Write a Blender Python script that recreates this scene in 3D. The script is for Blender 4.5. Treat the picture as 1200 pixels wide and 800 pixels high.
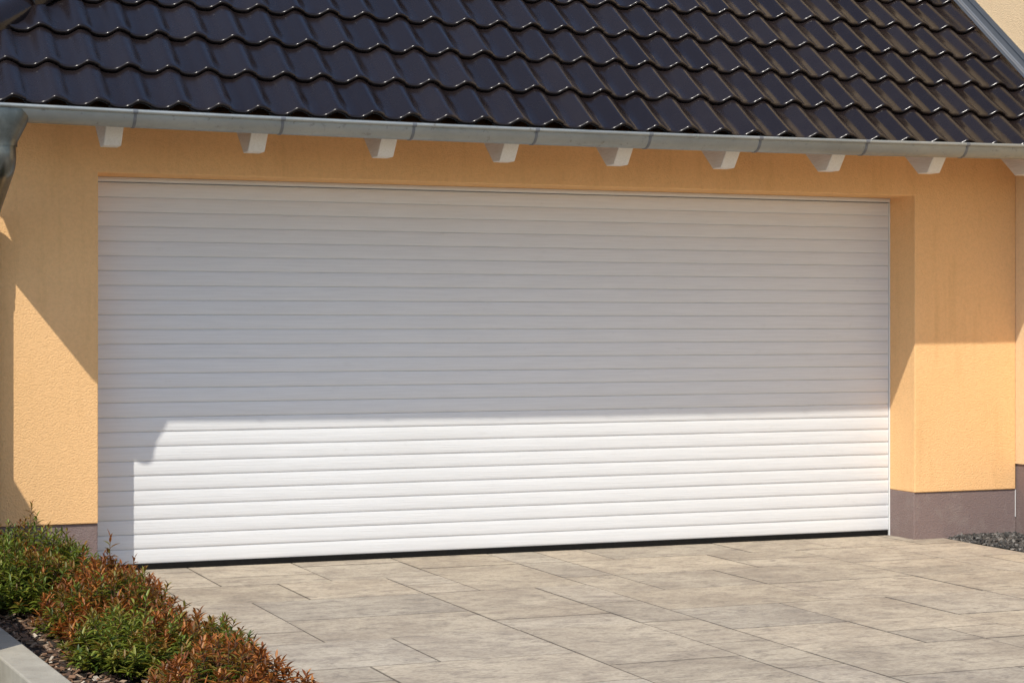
import bpy, bmesh, math, random
from mathutils import Vector, Matrix, noise
R = math.radians
random.seed(7)
for o in list(bpy.data.objects):
    bpy.data.objects.remove(o)
scene = bpy.context.scene
COL = scene.collection

# ------------------------------------------------------------------ camera
cam_d = bpy.data.cameras.new('camera')
cam = bpy.data.objects.new('camera', cam_d)
COL.objects.link(cam)
cam.location = (0, -10.5, 1.3227)
cam.rotation_euler = (R(90), 0, -math.atan2(910, 2284))
cam_d.sensor_width = 36
cam_d.lens = 2284 / 1200 * 36
cam_d.shift_y = -20 / 1200
cam_d.clip_end = 3000
scene.camera = cam

# ------------------------------------------------------------------ light
SUN = Vector((.858, 1, -1.47)).normalized()          # the way the sunlight travels
w = bpy.data.worlds.new('World')
scene.world = w
w.use_nodes = True
wn = w.node_tree
wn.nodes.clear()
sky = wn.nodes.new('ShaderNodeTexSky')
sky.sky_type = 'NISHITA'
sky.sun_disc = False
sky.ozone_density = 3.2
sky.sun_elevation = math.asin(-SUN.z)
sky.sun_rotation = math.atan2(-SUN.x, -SUN.y)
bg = wn.nodes.new('ShaderNodeBackground')
bg.inputs[1].default_value = .128
wo = wn.nodes.new('ShaderNodeOutputWorld')
wn.links.new(sky.outputs[0], bg.inputs[0])
wn.links.new(bg.outputs[0], wo.inputs[0])
sd = bpy.data.lights.new('sun', 'SUN')
sd.energy = 3.0
sd.angle = R(.53)
sd.color = (1, .95, .855)
so = bpy.data.objects.new('sun', sd)
COL.objects.link(so)
so.rotation_euler = SUN.to_track_quat('-Z', 'Y').to_euler()
so.location = (-6, -8, 12)
vs = scene.view_settings
vs.view_transform = 'Standard'
vs.look = 'None'
vs.gamma = 1
vs.use_curve_mapping = False
vs.exposure = .45
scene.cycles.max_bounces = 10
scene.cycles.diffuse_bounces = 6

# ------------------------------------------------------------------ node helpers
class NT:
    def __init__(s, name, rough=.8, metallic=0, spec=.5):
        s.m = bpy.data.materials.new(name)
        s.m.use_nodes = True
        s.t = s.m.node_tree
        s.b = s.t.nodes['Principled BSDF']
        s.b.inputs['Roughness'].default_value = rough
        s.b.inputs['Metallic'].default_value = metallic
        s.b.inputs['Specular IOR Level'].default_value = spec
        s.co = None
    def n(s, kind, **kw):
        x = s.t.nodes.new('ShaderNode' + kind)
        for k, v in kw.items():
            setattr(x, k, v)
        return x
    def l(s, a, b):
        s.t.links.new(a, b)
    def coord(s, scale=(1, 1, 1)):
        if s.co is None:
            s.co = s.n('TexCoord')
        mp = s.n('Mapping')
        mp.inputs['Scale'].default_value = scale
        s.l(s.co.outputs['Object'], mp.inputs[0])
        return mp.outputs[0]
    def noise(s, sc=5, detail=4, rough=.55, stretch=(1, 1, 1), dist=0):
        x = s.n('TexNoise')
        x.inputs['Scale'].default_value = sc
        x.inputs['Detail'].default_value = detail
        x.inputs['Roughness'].default_value = rough
        x.inputs['Distortion'].default_value = dist
        s.l(s.coord(stretch), x.inputs['Vector'])
        return x.outputs[0]
    def ramp(s, fac, stops):
        x = s.n('ValToRGB')
        e = x.color_ramp.elements
        while len(e) < len(stops):
            e.new(.5)
        for i, (p, c) in enumerate(stops):
            e[i].position = p
            e[i].color = (*c, 1) if len(c) == 3 else c
        s.l(fac, x.inputs[0])
        return x.outputs[0]
    def mix(s, fac, a, b, mode='MIX'):
        x = s.n('Mix', data_type='RGBA', blend_type=mode)
        for i, v in ((0, fac), (6, a), (7, b)):
            if isinstance(v, (int, float)):
                x.inputs[i].default_value = v
            elif isinstance(v, tuple):
                x.inputs[i].default_value = (*v, 1)
            else:
                s.l(v, x.inputs[i])
        return x.outputs[2]
    def math(s, op, a, b=0.0):
        x = s.n('Math', operation=op)
        for i, v in ((0, a), (1, b)):
            if isinstance(v, (int, float)):
                x.inputs[i].default_value = v
            else:
                s.l(v, x.inputs[i])
        return x.outputs[0]
    def attr(s, name):
        x = s.n('Attribute')
        x.attribute_name = name
        return x
    def color(s, c):
        if isinstance(c, tuple):
            s.b.inputs['Base Color'].default_value = (*c, 1)
        else:
            s.l(c, s.b.inputs['Base Color'])
    def bump(s, h, dist=.01, strength=1.0, prev=None):
        x = s.n('Bump')
        x.inputs['Strength'].default_value = strength
        x.inputs['Distance'].default_value = dist
        s.l(h, x.inputs['Height'])
        if prev is not None:
            s.l(prev, x.inputs['Normal'])
        s.l(x.outputs[0], s.b.inputs['Normal'])
        return x.outputs[0]

def mat_plaster(name, c1, c2):
    m = NT(name, .92, spec=.2)
    big = m.noise(1.3, 5, .6)
    sp = m.noise(55, 3, .6)
    c = m.mix(m.ramp(big, [(.3, (0, 0, 0)), (.75, (1, 1, 1))]), c1, c2)
    c = m.mix(.16, c, m.ramp(sp, [(.35, (.62, .62, .62)), (.6, (1, 1, 1))]), 'MULTIPLY')
    if name != 'plinth_paint':
        rn = m.noise(5, 6, .7, (2.2, 2.2, .22))
        c = m.mix(.55, c, m.ramp(rn, [(.30, (.86, .84, .80)), (.48, (1, 1, 1))]), 'MULTIPLY')
    else:
        rn = m.noise(9, 7, .72, (1, 1, .8))
        c = m.mix(m.ramp(rn, [(.52, (0, 0, 0)), (.72, (.55, .55, .55))]), c, (.30, .25, .22))
    m.color(c)
    vo = m.n('TexVoronoi', feature='SMOOTH_F1')
    vo.inputs['Scale'].default_value = 125
    m.l(m.coord((.85, 1, 1.15)), vo.inputs['Vector'])
    p = m.bump(m.math('ADD', m.math('MULTIPLY', vo.outputs['Distance'], -.9), m.noise(150, 3, .6)), .0036, .75)
    m.bump(m.noise(260, 2, .5), .002, .6, p)
    return m.m

M = {}
M['plaster'] = mat_plaster('plaster_orange', (.85, .515, .235), (.89, .545, .26))
M['cream'] = mat_plaster('plaster_cream', (.84, .61, .36), (.88, .64, .385))
M['plinth'] = mat_plaster('plinth_paint', (.215, .158, .145), (.245, .182, .168))

m = NT('door_white', .42, spec=.4)
st = m.noise(60, 5, .65, (.06, 1, 1.6))
d1 = m.noise(.9, 4, .6)
c = m.mix(m.ramp(st, [(.35, (0, 0, 0)), (.62, (1, 1, 1))]), (.675, .68, .68), (.725, .73, .73))
c = m.mix(m.ramp(d1, [(.55, (0, 0, 0)), (.8, (.4, .4, .4))]), c, (.64, .64, .625))
m.color(c)
sc = m.noise(14, 6, .75, (.35, 1, 1))
c = m.mix(.7, c, m.ramp(sc, [(.24, (.86, .85, .83)), (.40, (1, 1, 1))]), 'MULTIPLY')
m.color(c)
m.bump(m.noise(70, 4, .6, (.045, 1, 2.2)), .0028, .6)
M['door'] = m.m

m = NT('rail_white', .45)
m.color((.78, .78, .76))
M['rail'] = m.m
m = NT('rubber_black', .8, spec=.1)
m.color(m.mix(m.noise(40), (.005, .005, .005), (.014, .013, .012)))
M['rubber'] = m.m

m = NT('white_paint_wood', .6)
c = m.mix(m.ramp(m.noise(30, 4, .6, (4, .4, 4)), [(.4, (0, 0, 0)), (.7, (1, 1, 1))]), (.74, .72, .68), (.66, .63, .58))
m.color(c)
m.bump(m.noise(50, 3, .5, (4, .3, 4)), .002, .4)
M['rafter'] = m.m

m = NT('zinc', .5, .6)
n1 = m.noise(3, 6, .65, (.6, 1, 1))
n2 = m.noise(26, 5, .7)
c = m.mix(m.ramp(n1, [(.3, (0, 0, 0)), (.7, (1, 1, 1))]), (.26, .28, .275), (.36, .38, .37))
c = m.mix(m.ramp(n2, [(.60, (0, 0, 0)), (.72, (.75, .75, .75))]), c, (.17, .155, .13))
m.color(c)
m.l(m.ramp(n2, [(.3, (.38, .38, .38)), (.7, (.6, .6, .6))]), m.b.inputs['Roughness'])
m.bump(m.noise(9, 3), .004, .25)
M['zinc'] = m.m
m = NT('zinc_dull', .3, .85)
m.color(m.mix(m.ramp(m.noise(9, 6, .7), [(.35, (0, 0, 0)), (.7, (1, 1, 1))]), (.10, .105, .098), (.19, .195, .18)))
m.bump(m.noise(7, 3), .004, .3)
M['dull'] = m.m

m = NT('lead_grey', .5, .3)
m.color(m.mix(m.noise(8, 5), (.12, .13, .145), (.17, .18, .195)))
M['flash'] = m.m

m = NT('engobed_tile', .2, spec=.33)
a = m.attr('tint').outputs['Fac']
c = m.mix(a, (.0105, .0072, .0070), (.0155, .0112, .0112))
sp = m.noise(38, 5, .7)
c = m.mix(m.ramp(sp, [(.74, (0, 0, 0)), (.80, (.5, .5, .5))]), c, (.16, .15, .13))
m.color(c)
rr = m.ramp(m.math('ADD', m.noise(7, 5, .6), m.math('MULTIPLY', m.math('SUBTRACT', a, .5), .16)), [(.25, (.17, .17, .17)), (.8, (.36, .36, .36))])
m.l(rr, m.b.inputs['Roughness'])
m.b.inputs['Coat Weight'].default_value = .1
m.b.inputs['Coat Roughness'].default_value = .12
m.bump(m.noise(16, 3, .5), .004, .3)
M['tile'] = m.m
m = NT('roof_board', .9)
m.color(m.mix(m.noise(12, 5, .6, (.2, 1, 1)), (.30, .115, .03), (.38, .155, .04)))
M['board'] = m.m

m = NT('paving_stone', .85, spec=.25)
a = m.attr('tint')
x = m.noise(2.6, 7, .66, (.8, 1.0, 1), .3)
x2 = m.noise(11, 9, .78, (.7, 1.2, 1), .6)
x3 = m.noise(60, 5, .7, (.7, 1.2, 1))
c = m.mix(m.ramp(x, [(.38, (0, 0, 0)), (.62, (1, 1, 1))]), (.39, .335, .265), (.53, .465, .365))
c = m.mix(m.ramp(x2, [(.36, (.85, .85, .85)), (.52, (0, 0, 0))]), c, (.25, .215, .18))
c = m.mix(m.ramp(x2, [(.60, (0, 0, 0)), (.74, (.55, .55, .55))]), c, (.52, .485, .42))
c = m.mix(.55, c, m.ramp(x3, [(.34, (.5, .48, .46)), (.56, (1, 1, 1))]), 'MULTIPLY')
x4 = m.noise(16, 7, .75, (.45, 2.2, 1), .8)
c = m.mix(.8, c, m.ramp(x4, [(.30, (.45, .42, .39)), (.43, (1, 1, 1)), (.66, (1, 1, 1)), (.78, (1.12, 1.12, 1.12))]), 'MULTIPLY')
c = m.mix(1, c, a.outputs['Color'], 'MULTIPLY')
m.color(c)
p = m.bump(x2, .006, .5)
m.bump(x3, .002, .6, p)
M['paving'] = m.m
m = NT('joint_sand', .95)
m.color(m.mix(m.noise(60), (.10, .085, .066), (.17, .145, .115)))
M['joint'] = m.m

m = NT('cast_concrete', .9, spec=.25)
c = m.mix(m.ramp(m.noise(6, 6, .65), [(.3, (0, 0, 0)), (.7, (1, 1, 1))]), (.31, .28, .225), (.42, .385, .31))
c = m.mix(m.ramp(m.noise(12, 5, .7, (3, 3, .35)), [(.55, (0, 0, 0)), (.75, (.6, .6, .6))]), c, (.22, .19, .145))
m.color(c)
m.bump(m.noise(120, 4, .6), .003, .6)
M['concrete'] = m.m

m = NT('ground_earth', .95)
c = m.mix(m.noise(.6, 6, .65), (.13, .125, .10), (.20, .185, .155))
m.color(c)
m.bump(m.noise(30, 4), .02, .6)
M['ground'] = m.m
m = NT('soil_dark', .95)
m.color(m.mix(m.noise(18, 6, .7), (.022, .015, .010), (.075, .05, .033)))
m.bump(m.noise(45, 5, .7), .03, .8)
M['soil'] = m.m
for nm, rough in (('chip', .9), ('pebble', .75)):
    m = NT(nm + '_mix', rough)
    m.color(m.mix(.25, m.attr('tint').outputs['Color'], m.ramp(m.noise(60, 4), [(.3, (.35, .3, .25)), (.7, (1, 1, 1))]), 'MULTIPLY'))
    m.bump(m.noise(90, 3), .003, .5)
    M[nm] = m.m
m = NT('leaf', .42, spec=.4)
lc = m.attr('tint').outputs['Color']
m.color(lc)
tr = m.n('BsdfTranslucent')
m.l(m.mix(.7, lc, (1.0, .8, .25), 'MULTIPLY'), tr.inputs[0])
mx = m.n('MixShader')
mx.inputs[0].default_value = .34
m.l(m.b.outputs[0], mx.inputs[1])
m.l(tr.outputs[0], mx.inputs[2])
m.l(mx.outputs[0], m.t.nodes['Material Output'].inputs[0])
M['leaf'] = m.m
m = NT('twig', .8)
m.color((.09, .045, .022))
M['twig'] = m.m

# ------------------------------------------------------------------ mesh helpers
class MB:
    def __init__(s):
        s.v, s.f, s.t = [], [], []
    def face(s, idx, tint=None):
        s.f.append(idx)
        s.t.append(tint)
    def quad(s, a, b, c, d, tint=None):
        i = len(s.v)
        s.v += [a, b, c, d]
        s.face((i, i + 1, i + 2, i + 3), tint)
    def box(s, x0, x1, y0, y1, z0, z1, tint=None):
        i = len(s.v)
        s.v += [(x, y, z) for z in (z0, z1) for y in (y0, y1) for x in (x0, x1)]
        for q in ((0, 2, 3, 1), (4, 5, 7, 6), (0, 1, 5, 4), (2, 6, 7, 3), (0, 4, 6, 2), (1, 3, 7, 5)):
            s.face(tuple(i + k for k in q), tint)
    def grid(s, rows, close=False, tint=None):
        n = len(rows[0])
        i = len(s.v)
        for r in rows:
            s.v += r
        for a in range(len(rows) - 1):
            for b in range(n if close else n - 1):
                c = (b + 1) % n
                s.face((i + a * n + b, i + a * n + c, i + (a + 1) * n + c, i + (a + 1) * n + b), tint)
        return i
    def tube(s, pts, rad, n=16, caps=True, tint=None):
        pts = [Vector(p) for p in pts]
        rows = []
        up = None
        for k, p in enumerate(pts):
            d = (pts[min(k + 1, len(pts) - 1)] - pts[max(k - 1, 0)]).normalized()
            if up is None:
                up = d.orthogonal().normalized()
            up = (up - d * up.dot(d)).normalized()
            sd_ = d.cross(up)
            r = rad[k] if isinstance(rad, (list, tuple)) else rad
            rows.append([tuple(p + (up * math.cos(t) + sd_ * math.sin(t)) * r) for t in [2 * math.pi * j / n for j in range(n)]])
        i = s.grid(rows, True, tint)
        if caps:
            s.face(tuple(i + j for j in range(n))[::-1], tint)
            e = i + (len(rows) - 1) * n
            s.face(tuple(e + j for j in range(n)), tint)
    def prism(s, poly, axis, a0, a1, tint=None):
        """poly in the plane of the two other axes, extruded along axis"""
        def P(p, a):
            q = list(p)
            q.insert(axis, a)
            return tuple(q)
        n = len(poly)
        i = len(s.v)
        s.v += [P(p, a0) for p in poly] + [P(p, a1) for p in poly]
        s.face(tuple(range(i, i + n)), tint)
        s.face(tuple(range(i + n, i + 2 * n))[::-1], tint)
        for k in range(n):
            j = (k + 1) % n
            s.face((i + k, i + n + k, i + n + j, i + j), tint)
    def build(s, name, mat, parent=None, smooth=False, bevel=0, fix=True, angle=None):
        me = bpy.data.meshes.new(name)
        me.from_pydata(s.v, [], s.f)
        if any(t is not None for t in s.t):
            at = me.color_attributes.new('tint', 'FLOAT_COLOR', 'CORNER')
            k = 0
            for p, t in zip(me.polygons, s.t):
                t = t if t is not None else (1, 1, 1)
                if not isinstance(t, tuple):
                    t = (t, t, t)
                for li in p.loop_indices:
                    at.data[li].color = (*t, 1)
        if fix:
            bm = bmesh.new()
            bm.from_mesh(me)
            bmesh.ops.recalc_face_normals(bm, faces=bm.faces)
            bm.to_mesh(me)
            bm.free()
        if smooth:
            for p in me.polygons:
                p.use_smooth = True
            if angle:
                me.set_sharp_from_angle(angle=R(angle))
        me.materials.append(mat)
        o = bpy.data.objects.new(name, me)
        COL.objects.link(o)
        if parent:
            o.parent = parent
        if bevel:
            b = o.modifiers.new('bevel', 'BEVEL')
            b.width = bevel
            b.segments = 2
            b.limit_method = 'ANGLE'
            b.angle_limit = R(40)
        return o

def thing(name, label, cat, loc=(0, 0, 0), group=None):
    o = bpy.data.objects.new(name, None)
    COL.objects.link(o)
    o['label'] = label
    o['category'] = cat
    if group:
        o['group'] = group
    return o
def tag(o, label=None, cat=None, group=None, kind=None):
    for k, v in (('label', label), ('category', cat), ('group', group), ('kind', kind)):
        if v:
            o[k] = v
    return o

# ------------------------------------------------------------------ key measures (metres)
DEP = .2857                    # door sits this far behind the wall face
FY = -DEP                      # wall face
XL, XR = 1.7524, 6.735         # opening
LINT = 2.113
XH = 7.48                      # face of the main house
PITCH = R(38.5)
TP = math.tan(PITCH)
def sag(x):
    return .020 * ((x - 4) / 3) ** 2
def tsag(x):
    return .045 - .0055 * x
def roof_z(y):                 # tile base plane of the front slope
    return 2.327 + TP * (y + 1)
HIP = -1.60                    # hip in plan: y = x + HIP
XE = .895                      # left eave
RIDGE_Y = 1.75

# ------------------------------------------------------------------ ground
b = MB()
b.quad((-1500, -1500, -.03), (1500, -1500, -.03), (1500, 1500, -.03), (-1500, 1500, -.03))
tag(b.build('ground', M['ground']), kind='structure')

def pave():
    rnd = random.Random(11)
    mx, my = .2908, .31
    x0, y0 = 1.70, -.19 + .31
    nx, ny = 18, 42
    occ = [[False] * ny for _ in range(nx)]
    sizes = [(2, 2)] * 4 + [(3, 2)] * 4 + [(2, 1)] * 3 + [(1, 2)] * 2 + [(2, 3)] * 1 + [(1, 1)] * 1 + [(2, 4)]*0
    b = MB()
    for j in range(ny):
        for i in range(nx):
            if occ[i][j]:
                continue
            opts = sizes[:]
            rnd.shuffle(opts)
            for (a, h) in opts + [(1, 1)]:
                if i + a <= nx and j + h <= ny and not any(occ[i + p][j + q] for p in range(a) for q in range(h)):
                    break
            for p in range(a):
                for q in range(h):
                    occ[i + p][j + q] = True
            xa, xb = x0 + i * mx, x0 + (i + a) * mx
            yb, ya = y0 - j * my, y0 - (j + h) * my
            yb = min(yb, .06)
            if i + a == nx:
                xb = 6.955
            g = .0022
            xa += g; xb -= g; ya += g; yb -= g
            v = rnd.uniform(.88, 1.05)
            wv = rnd.uniform(-.012, .04)
            t = (v * (1 + wv * .6), v, v * (1 - wv))
            e = .003
            zt = rnd.uniform(-.0012, .0012)
            k = len(b.v)
            b.v += [(xa, ya, -.03), (xb, ya, -.03), (xb, yb, -.03), (xa, yb, -.03),
                    (xa, ya, zt - .0022), (xb, ya, zt - .0022), (xb, yb, zt - .0022), (xa, yb, zt - .0022),
                    (xa + e, ya + e, zt), (xb - e, ya + e, zt), (xb - e, yb - e, zt), (xa + e, yb - e, zt)]
            b.face((k + 8, k + 9, k + 10, k + 11), t)
            for q in range(4):
                r_ = (q + 1) % 4
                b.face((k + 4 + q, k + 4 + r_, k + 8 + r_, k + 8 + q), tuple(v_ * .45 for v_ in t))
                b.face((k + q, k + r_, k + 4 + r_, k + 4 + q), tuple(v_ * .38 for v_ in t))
    o = b.build('driveway', M['paving'])
    tag(o, kind='structure')
    jb = MB()
    jb.quad((1.70, -13, -.0042), (6.954, -13, -.0042), (6.954, .06, -.0042), (1.70, .06, -.0042))
    tag(jb.build('driveway_joint_bed', M['joint']), kind='structure')
pave()

# ------------------------------------------------------------------ garage
garage = thing('garage', 'orange rendered garage with white roller door under a black tiled hip roof', 'garage')
ZT = 2.80
b = MB()
b.prism([(1.0, .289), (XL, .289), (XL, LINT), (XR, LINT), (XR, .289), (XH - .001, .289), (XH - .001, ZT), (1.0, ZT)], 1, FY, .16)
b.box(1.0, 1.3, .161, 3.8, .289, ZT)
wall = b.build('wall', M['plaster'], garage, bevel=.005)
b = MB()
b.box(1.012, XL - .0, FY + .013, .16, -.2, .288)
b.box(1.012, 1.29, .16, 3.8, -.2, .288)
b.build('plinth', M['plinth'], garage, bevel=.004)
b = MB()
b.box(XR, XH + .008, FY + .010, .16, -.2, .288)
b.build('plinth', M['plinth'], garage, bevel=.004)

b = MB()
b.box(XH + .001, XH + .004, FY + .006, FY + .016, .115, .286)
b.build('sealant_strip', M['rail'], garage)
# roller door
rd = bpy.data.objects.new('roller_door', None)
COL.objects.link(rd)
rd.parent = garage
prof = []
SL = .07885
z0 = .034
for k in range(26):
    zb = z0 + k * SL
    for (f, d) in ((.0, .0002), (.03, -.0018), (.14, -.0034), (.4, -.0043), (.7, -.0040), (.90, -.0028), (.965, -.0014), (.968, .0048), (.994, .0048)):
        prof.append((zb + f * SL, d))
prof.append((z0 + 26 * SL, .0036))
b = MB()
rows = []
nseg = 24
rnd = random.Random(3)
wob = [[rnd.uniform(-.0007, .0007) for _ in range(26)] for _ in range(nseg + 1)]
for i in range(nseg + 1):
    x = 1.70 + (6.7265 - 1.70) * i / nseg
    rows.append([(x, d + wob[i][min(25, int((z - z0 + 1e-6) / SL))] * .6, z) for (z, d) in prof])
b.grid(rows)
b.build('door_curtain', M['door'], rd, smooth=True, angle=35)
b = MB()
b.box(1.70, 6.724, -.004, .02, .0, .0335)
b.build('bottom_seal', M['rubber'], rd, bevel=.003)
b = MB()
b.box(6.7295, 6.7345, -.012, .05, .0, 2.087)
b.build('guide_rail', M['rail'], rd, bevel=.001)
b = MB()
b.prism([(-.014, LINT - .001), (-.016, 2.100), (-.010, 2.088), (.05, 2.088), (.05, LINT - .001)], 0, 1.70, 6.734)
b.build('header_rail', M['door'], rd, bevel=.0015)

# rafters: square cut nose with a level cut below
RX = [1.78, 2.51, 3.2, 3.885, 4.555, 5.215, 5.895, 6.575, 7.26]
def rafter(xr):
    wd = .088
    x0, x1 = xr - wd, xr
    s = sag(xr) - .004
    yt, zt = -.905, 2.345 + s
    n0 = Vector((yt, zt))
    down = Vector((math.sin(PITCH), -math.cos(PITCH)))
    up = Vector((math.cos(PITCH), math.sin(PITCH)))
    p1 = n0 + down * .185
    p2 = p1 + Vector((.095, 0))
    p3 = p2 + up * 1.1
    p4 = n0 + up * 1.25
    b = MB()
    b.prism([tuple(p) for p in (n0, p1, p2, p3, p4)], 0, x0, x1)
    return b.build('rafter', M['rafter'], garage, bevel=.004)
for xr in RX:
    rafter(xr)

# roof: deck and tiles
roof = bpy.data.objects.new('roof', None)
COL.objects.link(roof)
roof.parent = garage
def deck_z(y):
    return roof_z(y) - .045
b = MB()
y1 = RIDGE_Y
def dk(pts, th=.022):
    i = len(b.v)
    n = len(pts)
    b.v += [tuple(p) for p in pts] + [(p[0], p[1], p[2] - th) for p in pts]
    b.face(tuple(range(i, i + n)))
    b.face(tuple(range(i + n, i + 2 * n))[::-1])
    for k in range(n):
        j = (k + 1) % n
        b.face((i + k, i + n + k, i + n + j, i + j))
xr_ = y1 - HIP
dk([(XE + .01, -.90, deck_z(-.90)), (7.46, -.90, deck_z(-.90)), (7.46, y1, deck_z(y1)), (xr_, y1, deck_z(y1)), (XE + .01, XE + .01 + HIP, deck_z(XE + .01 + HIP))])
dk([(XE + .01, XE + .01 + HIP, deck_z(XE + HIP + .01)), (xr_, y1, deck_z(y1)), (XE + .01, 2 * y1 - XE - HIP, deck_z(XE + HIP + .01))])
dk([(xr_, y1, deck_z(y1)), (7.46, y1, deck_z(y1)), (7.46, 4.4, deck_z(2 * y1 - 4.4)), (XE + .01, 4.4, deck_z(2 * y1 - 4.4)), (XE + .01, 2 * y1 - XE - HIP, deck_z(XE + HIP + .01))])
b.build('roof_deck', M['board'], roof)

TW, GA, AMP = .1993, .342, .036
def th(u):
    u = max(0., min(u, .2493))
    if u < .05:
        h = AMP * .5 * (1 + math.cos(math.pi * (u + .0993) / .1493)) * 1.0
        h = AMP * .5 * (1 + math.cos(math.pi * min(1, (u + .0493) / .0993)))
    elif u < .078:
        h = 0
    elif u < .150:
        h = AMP * .5 * (1 - math.cos(math.pi * (u - .078) / .072))
    else:
        h = AMP * .5 * (1 + math.cos(math.pi * (u - .150) / .0993))
    if u > .12:
        h += .005 * min(1, (u - .12) / .03)
    return h
US = [0, .012, .025, .037, .05, .064, .078, .09, .102, .114, .126, .138, .15, .162, .175, .188, .2, .207]
LIP = [(.034, -.024), (.006, -.0255), (.001, -.021), (-.0015, -.013), (-.0005, -.006), (.003, -.0022), (.008, -.0005), (.016, 0), (.10, 0), (.23, 0), (.385, 0)]
def add_tile(b, O, A, S, N, rnd, u0=0., u1=.2075, bend=None):
    us = [u for u in US if u0 - 1e-6 <= u <= u1 + 1e-6]
    jit = rnd.uniform(-.0015, .0015)
    yaw = rnd.uniform(-.004, .004)
    jx = rnd.uniform(-.0012, .0012)
    jl = rnd.uniform(-.003, .003)
    tint = rnd.random()
    rows = []
    for (v, dn) in LIP:
        row = []
        for q, u in enumerate(us):
            h = th(u)
            n = h + .027 * (1 - v / GA) + dn + jit
            p = O + A * (u + jx + v * yaw) + S * (v + jl) + N * n
            if bend:
                p.z += bend(p.x)
            row.append(tuple(p))
        # side edge drop of the roll
        u = us[-1]
        p = O + A * (u + jx + v * yaw + .001) + S * (v + jl) + N * (th(u) - .011 + .027 * (1 - v / GA) + min(dn, -.001) + jit)
        if bend:
            p.z += bend(p.x)
        row.append(tuple(p))
        rows.append(row)
    b.grid(rows, tint=tint)
def cut(o, co, no):
    bm = bmesh.new()
    bm.from_mesh(o.data)
    bmesh.ops.bisect_plane(bm, geom=bm.verts[:] + bm.edges[:] + bm.faces[:], plane_co=co, plane_no=no, clear_outer=True)
    bm.to_mesh(o.data)
    bm.free()
rnd = random.Random(5)
Sv = Vector((0, math.cos(PITCH), math.sin(PITCH)))
Nv = Vector((0, -math.sin(PITCH), math.cos(PITCH)))
b = MB()
for r_ in range(10):
    for k in range(-2, 32):
        x = 1.227 + TW * k - .150
        O = Vector((x, -1.0, roof_z(-1.0))) + Sv * (r_ * GA)
        if x + .1 < O.y - HIP - .2:
            continue
        add_tile(b, O, Vector((1, 0, 0)), Sv, Nv, rnd, 0, .2075 if k < 31 else .150, tsag)
tl = b.build('tile_slope', M['tile'], roof, smooth=True, fix=False, angle=55)
cut(tl, (0, HIP, 0), (-1, 1, 0))
cut(tl, (XE - .02, 0, 0), (-1, 0, 0))
# left hip slope
Sl = Vector((math.cos(PITCH), 0, math.sin(PITCH)))
Nl = Vector((-math.sin(PITCH), 0, math.cos(PITCH)))
b = MB()
zl = roof_z(XE + HIP)
for r_ in range(9):
    for k in range(0, 28):
        y = XE + HIP - .15 + TW * k
        O = Vector((XE - .03, 4.45 - TW * k, zl - .03 * TP)) + Sl * (r_ * GA)
        add_tile(b, O, Vector((0, -1, 0)), Sl, Nl, rnd)
tl2 = b.build('tile_slope', M['tile'], roof, smooth=True, fix=False, angle=55)
cut(tl2, (0, HIP, 0), (1, -1, 0))
cut(tl2, (xr_, y1, 0), (1, 1, 0))
# hip caps: half-round cones overlapping up the hip
b = MB()
hd = Vector((1, 1, TP)).normalized()
hs = Vector((1, -1, 0)).normalized()
hn = hs.cross(hd)
if hn.z < 0:
    hn = -hn
p0 = Vector((XE - .06, XE - .06 + HIP, roof_z(XE - .06 + HIP)))
for k in range(11):
    O = p0 + hd * (.02 if k == 0 else .36 * k - .24) + hn * .028
    rows = []
    for (v, rr, lift) in ((.03, .085, 0), (.0, .098, .0), (.0, .108, .0), (.012, .114, 0), (.10, .112, -.006), (.40, .098, -.024)):
        rows.append([tuple(O + hd * v + hn * (lift + rr * math.sin(t)) + hs * (rr * 1.08 * math.cos(t))) for t in [math.pi * (-.06 + 1.12 * j / 16) for j in range(17)]])
    b.grid(rows, tint=.3)
hc = b.build('hip_cap', M['tile'], roof, smooth=True, angle=50, fix=False)
# ridge cap
b = MB()
for k in range(11):
    xk = xr_ + .36 * k
    rows = []
    for (v, rr, lift) in ((.0, .098, .0), (.0, .108, .0), (.012, .114, 0), (.40, .098, -.02)):
        rows.append([(min(xk + v, 7.45), y1 + rr * 1.1 * math.cos(t), roof_z(y1) + .03 + lift + rr * math.sin(t)) for t in [math.pi * (-.06 + 1.12 * j / 12) for j in range(13)]])
    b.grid(rows, tint=.4)
b.build('ridge_cap', M['tile'], roof, smooth=True, angle=50, fix=False)
# grey flashing against the main house
b = MB()
fp = [(7.414, .052), (7.416, .068), (7.424, .071), (7.436, .056), (7.462, .052), (7.470, .058), (7.473, .104), (7.466, .110)]
rows = []
for y in (-1.02, RIDGE_Y):
    rows.append([(x, y, roof_z(y) + h / math.cos(PITCH) + sag(7.4)) for (x, h) in fp])
b.grid(rows)
fl = b.build('flashing', M['flash'], roof)
sm = fl.modifiers.new('solid', 'SOLIDIFY')
sm.thickness = .003
b = MB()
rows = [[(7.478, y, roof_z(y) + h / math.cos(PITCH) + sag(7.4)) for h in (.098, .128)] + [(7.466, y, roof_z(y) + .132 / math.cos(PITCH) + sag(7.4)), (7.464, y, roof_z(y) + .102 / math.cos(PITCH) + sag(7.4))] for y in (-1.02, RIDGE_Y)]
b.grid(rows, True)
b.build('flashing_cover', M['flash'], roof)

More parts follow.
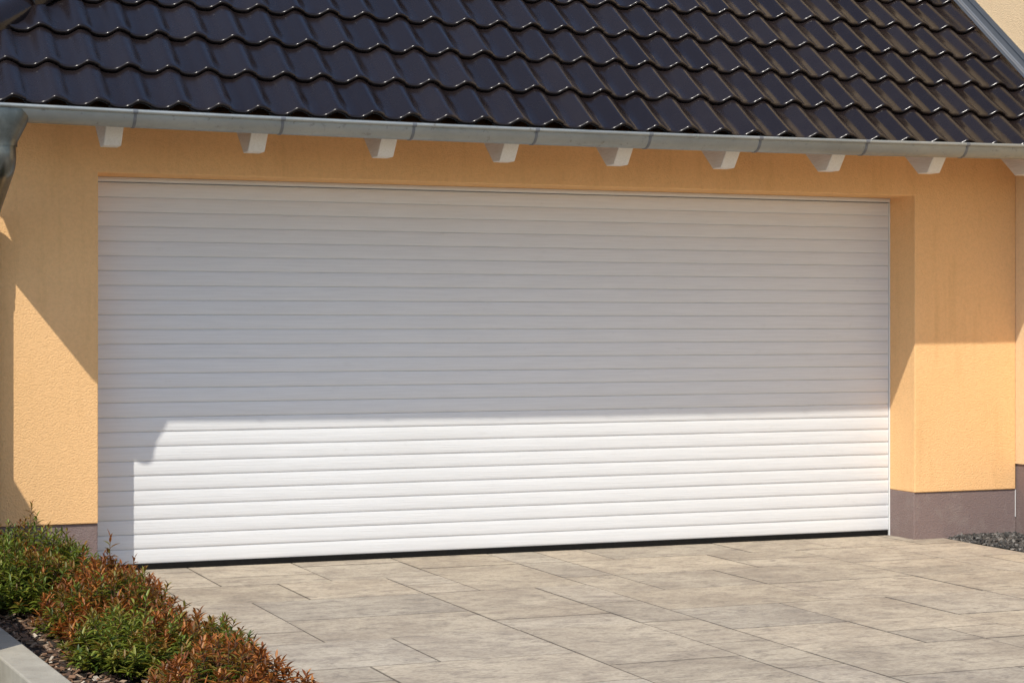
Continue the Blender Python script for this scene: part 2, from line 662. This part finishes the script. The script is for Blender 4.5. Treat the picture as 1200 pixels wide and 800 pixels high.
# gutter
GY, GZ, GR = -.982, 2.340, .070
GX0, GX1 = .992, 7.472
b = MB()
nx = 40
rows_o, rows_i, bead = [], [], []
for i in range(nx + 1):
    x = GX0 + (GX1 - GX0) * i / nx
    s = sag(x)
    ang = [math.pi + math.pi * j / 18 for j in range(19)]
    out = [(x, GY + GR * math.cos(a), GZ + s + GR * math.sin(a)) for a in ang]
    inn = [(x, GY + (GR - .003) * math.cos(a), GZ + s + (GR - .003) * math.sin(a)) for a in ang[::-1]]
    rows_o.append(out + [(x, GY + GR, GZ + s + .03), (x, GY + GR - .003, GZ + s + .03)] + inn)
    bead.append((x, GY - GR - .004, GZ + s + .002))
b.grid(rows_o, True)
gutter = b.build('gutter', M['zinc'], garage, smooth=True, angle=40)
for x in (GX0, GX1 - .002):
    b = MB()
    pts = [(x, GY + GR * math.cos(math.pi + math.pi * j / 18), GZ + sag(x) + GR * math.sin(math.pi + math.pi * j / 18)) for j in range(19)]
    i = len(b.v)
    b.v += pts
    b.face(tuple(range(i, i + 19)))
    b.build('end_cap', M['zinc'], gutter, fix=False)
b = MB()
b.tube(bead, .0105, 14)
b.build('bead', M['zinc'], gutter, smooth=True, angle=50)
SX = [1.80, 2.535, 3.225, 3.905, 4.565, 5.235, 5.915, 6.585, 7.28]
for xs in SX:
    b = MB()
    s = sag(xs)
    rows = []
    for a in [math.pi + math.pi * 1.0 * j / 16 for j in range(17)]:
        rows.append([(xs + dx, GY + rr * math.cos(a), GZ + s + rr * math.sin(a)) for (dx, rr) in ((-.007, GR - .001), (-.007, GR + .0028), (.007, GR + .0028), (.007, GR - .001))])
    b.grid(rows, True)
    b.tube([(xs - .012, GY - GR - .004, GZ + s + .002), (xs + .012, GY - GR - .004, GZ + s + .002)], .0114, 12)
    b.build('gutter_strap', M['flash'], gutter, smooth=True, angle=40)

# downpipe: outlet funnel, swan neck, vertical pipe
DX = 1.185
dp = bpy.data.objects.new('downpipe', None)
COL.objects.link(dp)
dp.parent = garage
gs = sag(DX)
b = MB()
def ell(z, hx, hy, n=28, e=2.6):
    r = []
    for j in range(n):
        t = 2 * math.pi * j / n
        c_, s_ = math.cos(t), math.sin(t)
        r.append((DX + hx * abs(c_) ** (2 / e) * (1 if c_ >= 0 else -1), GY + hy * abs(s_) ** (2 / e) * (1 if s_ >= 0 else -1), z))
    return r
rows = [ell(GZ + gs - .012, .128, .0745, e=3.2), ell(GZ + gs - .045, .126, .0755, e=3), ell(2.275, .108, .074), ell(2.215, .078, .068, e=2.2), ell(2.190, .066, .066, e=2), ell(2.170, .0655, .0655, e=2)]
b.grid(rows, True)
b.build('funnel', M['dull'], dp, smooth=True, angle=60)
def arc_path(P, rad=.10, n=7):
    P = [Vector(p) for p in P]
    out = [P[0]]
    for a, c_, d in zip(P, P[1:], P[2:]):
        u = (a - c_).normalized()
        v = (d - c_).normalized()
        half = u.angle(v) / 2
        t = rad / math.tan(half)
        s_, e_ = c_ + u * t, c_ + v * t
        for k in range(n + 1):
            f = k / n
            out.append((1 - f) ** 2 * s_ + 2 * f * (1 - f) * c_ + f * f * e_)
    out.append(P[-1])
    return out
PY = FY - .095
b = MB()
b.tube(arc_path([(DX, GY, 2.186), (DX, GY, 2.085), (DX - .012, PY, 1.865), (DX - .012, PY, 1.66)], .075), .06, 22)
b.build('swan_neck', M['dull'], dp, smooth=True, angle=50)
b = MB()
b.tube([(DX, GY, 2.192), (DX, GY, 2.172)], .0625, 22)
b.build('socket', M['dull'], dp, smooth=True, angle=40)
b = MB()
b.tube([(DX - .012, PY, 1.70), (DX - .012, PY, -.05)], .052, 22)
b.build('vertical_pipe', M['dull'], dp, smooth=True, angle=50)
b = MB()
b.tube([(DX - .012, PY, 1.60), (DX - .012, PY, 1.625)], .058, 22)
b.tube([(DX + .03, PY + .03, 1.612), (DX + .03, FY + .03, 1.612)], .008, 10)
b.build('pipe_clip', M['dull'], dp, smooth=True, angle=40)

# ------------------------------------------------------------------ main house on the right
house = thing('main_house', 'taller cream rendered house wall rising beside the garage roof on the right', 'house')
b = MB()
b.box(XH, XH + .35, -5.5, 6.5, .449, 6.2)
b.build('wall', M['cream'], house)
b = MB()
b.box(XH + .010, XH + .34, -5.48, 6.48, -.2, .448)
b.build('plinth', M['plinth'], house)

# ------------------------------------------------------------------ unseen stepped wall added left of the bed to cast shadows
b = MB()
b.prism([(-.30, -.1), (-.30, 1.6), (-1.35, 1.6), (-1.35, .75), (-3.72, .75), (-3.72, -.1)], 0, .42, .70)
tag(b.build('shadow_caster_wall', M['concrete'], bevel=.008), 'unseen stepped concrete block added left of the planting bed to cast shadows', 'shadow caster')

# ------------------------------------------------------------------ planting bed
def kx(y):                      # right edge of the kerb
    return .93 - .055 * (y + 3.1)
b = MB()
ys = [-.31, -8.6]
poly = [(kx(ys[0]) - .125, ys[0]), (kx(ys[0]), ys[0]), (kx(ys[1]), ys[1]), (kx(ys[1]) - .125, ys[1])]
b.prism(poly, 2, -.1, .19)
tag(b.build('planter_kerb', M['concrete'], bevel=.006), 'pale concrete kerb edging the mulched shrub bed', 'kerb')
b = MB()
b.box(1.632, 1.69, -8.6, -.31, -.1, .028)
tag(b.build('edging_stone', M['concrete'], bevel=.004), 'low concrete edging strip between the shrubs and the paved drive', 'edging')
b = MB()
nxs, nys = 14, 90
rows = []
for j in range(nys + 1):
    y = -.30 - 8.2 * j / nys
    xa, xb = kx(y) - .01, 1.64
    rows.append([(xa + (xb - xa) * i / nxs, y, .125 - .075 * (i / nxs) ** 2 + .012 * noise.noise(Vector((i * .7, j * .6, 0)))) for i in range(nxs + 1)])
b.grid(rows)
tag(b.build('soil', M['soil'], smooth=True), kind='structure')
def soil_z(x, y):
    f = max(0, min(1, (x - kx(y)) / (1.64 - kx(y))))
    return .125 - .075 * f * f
rnd = random.Random(21)
b = MB()
for _ in range(3600):
    y = rnd.uniform(-5.2, -.35)
    x = rnd.uniform(kx(y) + .01, 1.62)
    z = soil_z(x, y) + rnd.uniform(.002, .02)
    l, wd, hh = rnd.uniform(.012, .045), rnd.uniform(.006, .018), rnd.uniform(.002, .006)
    mt = Matrix.Translation((x, y, z)) @ Matrix.Rotation(rnd.uniform(0, 6.3), 4, 'Z') @ Matrix.Rotation(rnd.gauss(0, .35), 4, 'X') @ Matrix.Rotation(rnd.gauss(0, .35), 4, 'Y')
    q = rnd.random()
    t = (.20, .11, .06) if q < .5 else ((.36, .25, .16) if q < .78 else ((.09, .05, .03) if q < .93 else (.50, .42, .32)))
    f = rnd.uniform(.75, 1.2)
    t = tuple(c_ * f for c_ in t)
    c8 = [mt @ Vector((sx * l / 2 * rnd.uniform(.7, 1), sy * wd / 2 * rnd.uniform(.6, 1), sz * hh / 2)) for sz in (-1, 1) for sy in (-1, 1) for sx in (-1, 1)]
    i = len(b.v)
    b.v += [tuple(p) for p in c8]
    for qd in ((4, 5, 7, 6), (0, 1, 5, 4), (2, 6, 7, 3), (0, 4, 6, 2), (1, 3, 7, 5)):
        b.face(tuple(i + k for k in qd), t)
tag(b.build('mulch', M['chip'], fix=False), kind='stuff')

# gravel strip in the corner
rnd = random.Random(31)
b = MB()
b.quad((6.953, -9, -.012), (XH + .012, -9, -.012), (XH + .012, FY + .012, -.012), (6.953, FY + .012, -.012), (.05, .045, .04))
for _ in range(5200):
    y = FY + .005 - 2.6 * rnd.random() ** 1.6
    x = rnd.uniform(6.985, XH + .005)
    s = rnd.uniform(.006, .017)
    z = -.008 + rnd.uniform(0, .024) * min(1, (x - 6.95) / .12)
    g = rnd.choice((.03, .04, .05, .07, .10, .20)) * rnd.uniform(.8, 1.2)
    t = (g * 1.06, g, g * .92)
    mt = Matrix.Translation((x, y, z)) @ Matrix.Rotation(rnd.uniform(0, 6.3), 4, (rnd.random() - .5, rnd.random() - .5, rnd.random() + .1))
    sx, sy, sz = s * rnd.uniform(.8, 1.4), s * rnd.uniform(.7, 1.1), s * rnd.uniform(.5, .8)
    pts = [(1, 0, 0), (-1, 0, 0), (0, 1, 0), (0, -1, 0), (.1, .1, 1), (0, 0, -1), (.65, .65, .5), (-.6, .65, .45), (-.65, -.6, .5), (.6, -.65, .45)]
    i = len(b.v)
    b.v += [tuple(mt @ Vector((p[0] * sx * rnd.uniform(.85, 1.15), p[1] * sy, p[2] * sz * rnd.uniform(.8, 1.1)))) for p in pts]
    for f in ((4, 6, 7), (4, 7, 8), (4, 8, 9), (4, 9, 6), (0, 2, 6), (2, 7, 6), (2, 1, 7), (1, 8, 7), (1, 3, 8), (3, 9, 8), (3, 0, 9), (0, 6, 9), (5, 2, 0), (5, 1, 2), (5, 3, 1), (5, 0, 3)):
        b.face(tuple(i + k for k in f), t)
tag(b.build('gravel', M['pebble'], fix=False), kind='stuff')

# ------------------------------------------------------------------ shrubs
def lerp(a, c_, f):
    return tuple(p + (q - p) * f for p, q in zip(a, c_))
GREEN = [(.105, .155, .022), (.16, .225, .034), (.06, .098, .018)]
LIME = [(.22, .26, .035), (.17, .21, .03), (.26, .26, .045)]
RED = [(.34, .110, .022), (.25, .075, .018), (.42, .16, .035), (.16, .062, .018)]
BRONZE = [(.26, .15, .028), (.20, .105, .022), (.19, .17, .03)]
def leaf(b, p, d, up, ln, wd, t, rnd):
    d = d.normalized()
    s = d.cross(up)
    if s.length < .01:
        s = d.orthogonal()
    s.normalize()
    n = s.cross(d)
    droop = rnd.uniform(.05, .35) * ln
    fold = wd * .32
    pts = []
    for f, wf in ((0, .12), (.28, .85), (.6, .8), (1, 0)):
        c_ = p + d * (ln * f) - Vector((0, 0, 1)) * (droop * f * f)
        if wf == 0:
            pts.append((c_, c_, c_))
        else:
            pts.append((c_ - s * (wd * wf / 2) + n * fold * wf, c_, c_ + s * (wd * wf / 2) + n * fold * wf))
    i = len(b.v)
    for a in pts[:3]:
        b.v += [tuple(q) for q in a]
    b.v.append(tuple(pts[3][0]))
    f = rnd.uniform(.75, 1.25)
    t = tuple(c_ * f for c_ in t)
    for r_ in range(2):
        for c_ in range(2):
            k = i + r_ * 3 + c_
            b.face((k, k + 1, k + 4, k + 3), t)
    b.face((i + 6, i + 7, i + 9), t)
    b.face((i + 7, i + 8, i + 9), t)
def shrub(cx, cy, rx, ry, h, red, lime, n, seed, label):
    rnd = random.Random(seed)
    root = thing('shrub', label, 'shrub', group='low shrubs in the planting bed')
    root.location = (cx, cy, soil_z(cx, cy))
    bl, bs = MB(), MB()
    for k in range(int(n * 1.2)):
        a = rnd.uniform(0, 6.283)
        q = math.sqrt(rnd.random())
        ex, ey = rx * q * math.cos(a), ry * q * math.sin(a)
        lump = 1 + .28 * noise.noise(Vector((cx + ex, cy + ey, seed)) * 6)
        top = h * lump * (1 - .62 * q ** 2.4) * rnd.uniform(.72, 1.1)
        if rnd.random() < .05:
            top *= 1.22
        base = Vector((ex * .35, ey * .35, -.01))
        tip = Vector((ex, ey, max(top, .05)))
        mid = (base + tip) / 2 + Vector((ex * .18, ey * .18, .04 * h))
        cv = [(1 - f) ** 2 * base + 2 * f * (1 - f) * mid + f * f * tip for f in [j / 6 for j in range(7)]]
        bs.tube([tuple(p) for p in cv], [.0028 * (1 - .6 * j / 6) for j in range(7)], 5, False)
        warm = red + .5 * noise.noise(Vector((cx + ex, cy + ey, 3.3 + seed)) * 5) + rnd.uniform(-.2, .2)
        nl = rnd.randint(20, 28)
        az = rnd.uniform(0, 6.28)
        for j in range(nl):
            f = .30 + .70 * (j + .5) / nl
            p = (1 - f) ** 2 * base + 2 * f * (1 - f) * mid + f * f * tip
            tg = (2 * (1 - f) * (mid - base) + 2 * f * (tip - mid)).normalized()
            az += 2.4 + rnd.uniform(-.3, .3)
            side = Vector((math.cos(az), math.sin(az), 0))
            el = (.25 + .85 * max(0, (f - .72) / .28)) + rnd.uniform(-.2, .2)
            d = side * math.cos(el) + (tg * .6 + Vector((0, 0, .4))) * math.sin(el)
            hot = warm + 1.1 * (f - .72)
            if hot > .45:
                col = rnd.choice(RED)
            elif hot > .22:
                col = rnd.choice(BRONZE)
            elif rnd.random() < lime:
                col = rnd.choice(LIME)
            else:
                col = rnd.choice(GREEN)
            s = (.75 + .45 * math.sin(math.pi * min(1, f * 1.02))) * rnd.uniform(.75, 1.2)
            leaf(bl, p, d, Vector((0, 0, 1)), .050 * s, 0.0125 * s, col, rnd)
    o = bl.build('foliage', M['leaf'], root, smooth=True, fix=False)
    bs.build('stem', M['twig'], root, smooth=True, fix=False)
    return root
shrub(1.22, -1.30, .36, .50, .285, -.16, .35, 170, 1, 'green shrub with pale pink shoot tips against the dark plinth, farthest back')
shrub(1.12, -2.10, .27, .42, .26, -.16, .35, 120, 2, 'green shrub beside the bare mulch at the shaded end of the kerb')
shrub(1.44, -2.22, .26, .45, .25, .46, .2, 140, 3, 'rust red shrub between the large green bush and the paving by the door')
shrub(1.36, -2.90, .30, .46, .25, .34, .45, 170, 4, 'bronze and green shrub with rust tips standing behind the lime green one')
shrub(1.30, -3.62, .25, .40, .20, .06, .65, 120, 5, 'lime green shrub in front of the rust tipped ones, beside the bare mulch')
shrub(1.52, -3.62, .23, .40, .22, .40, .4, 130, 6, 'red tipped shrub at the front end of the row beside the paving')
shrub(1.46, -4.40, .28, .40, .21, .36, .4, 120, 7, 'red tipped shrub cut off by the bottom edge of the photo')
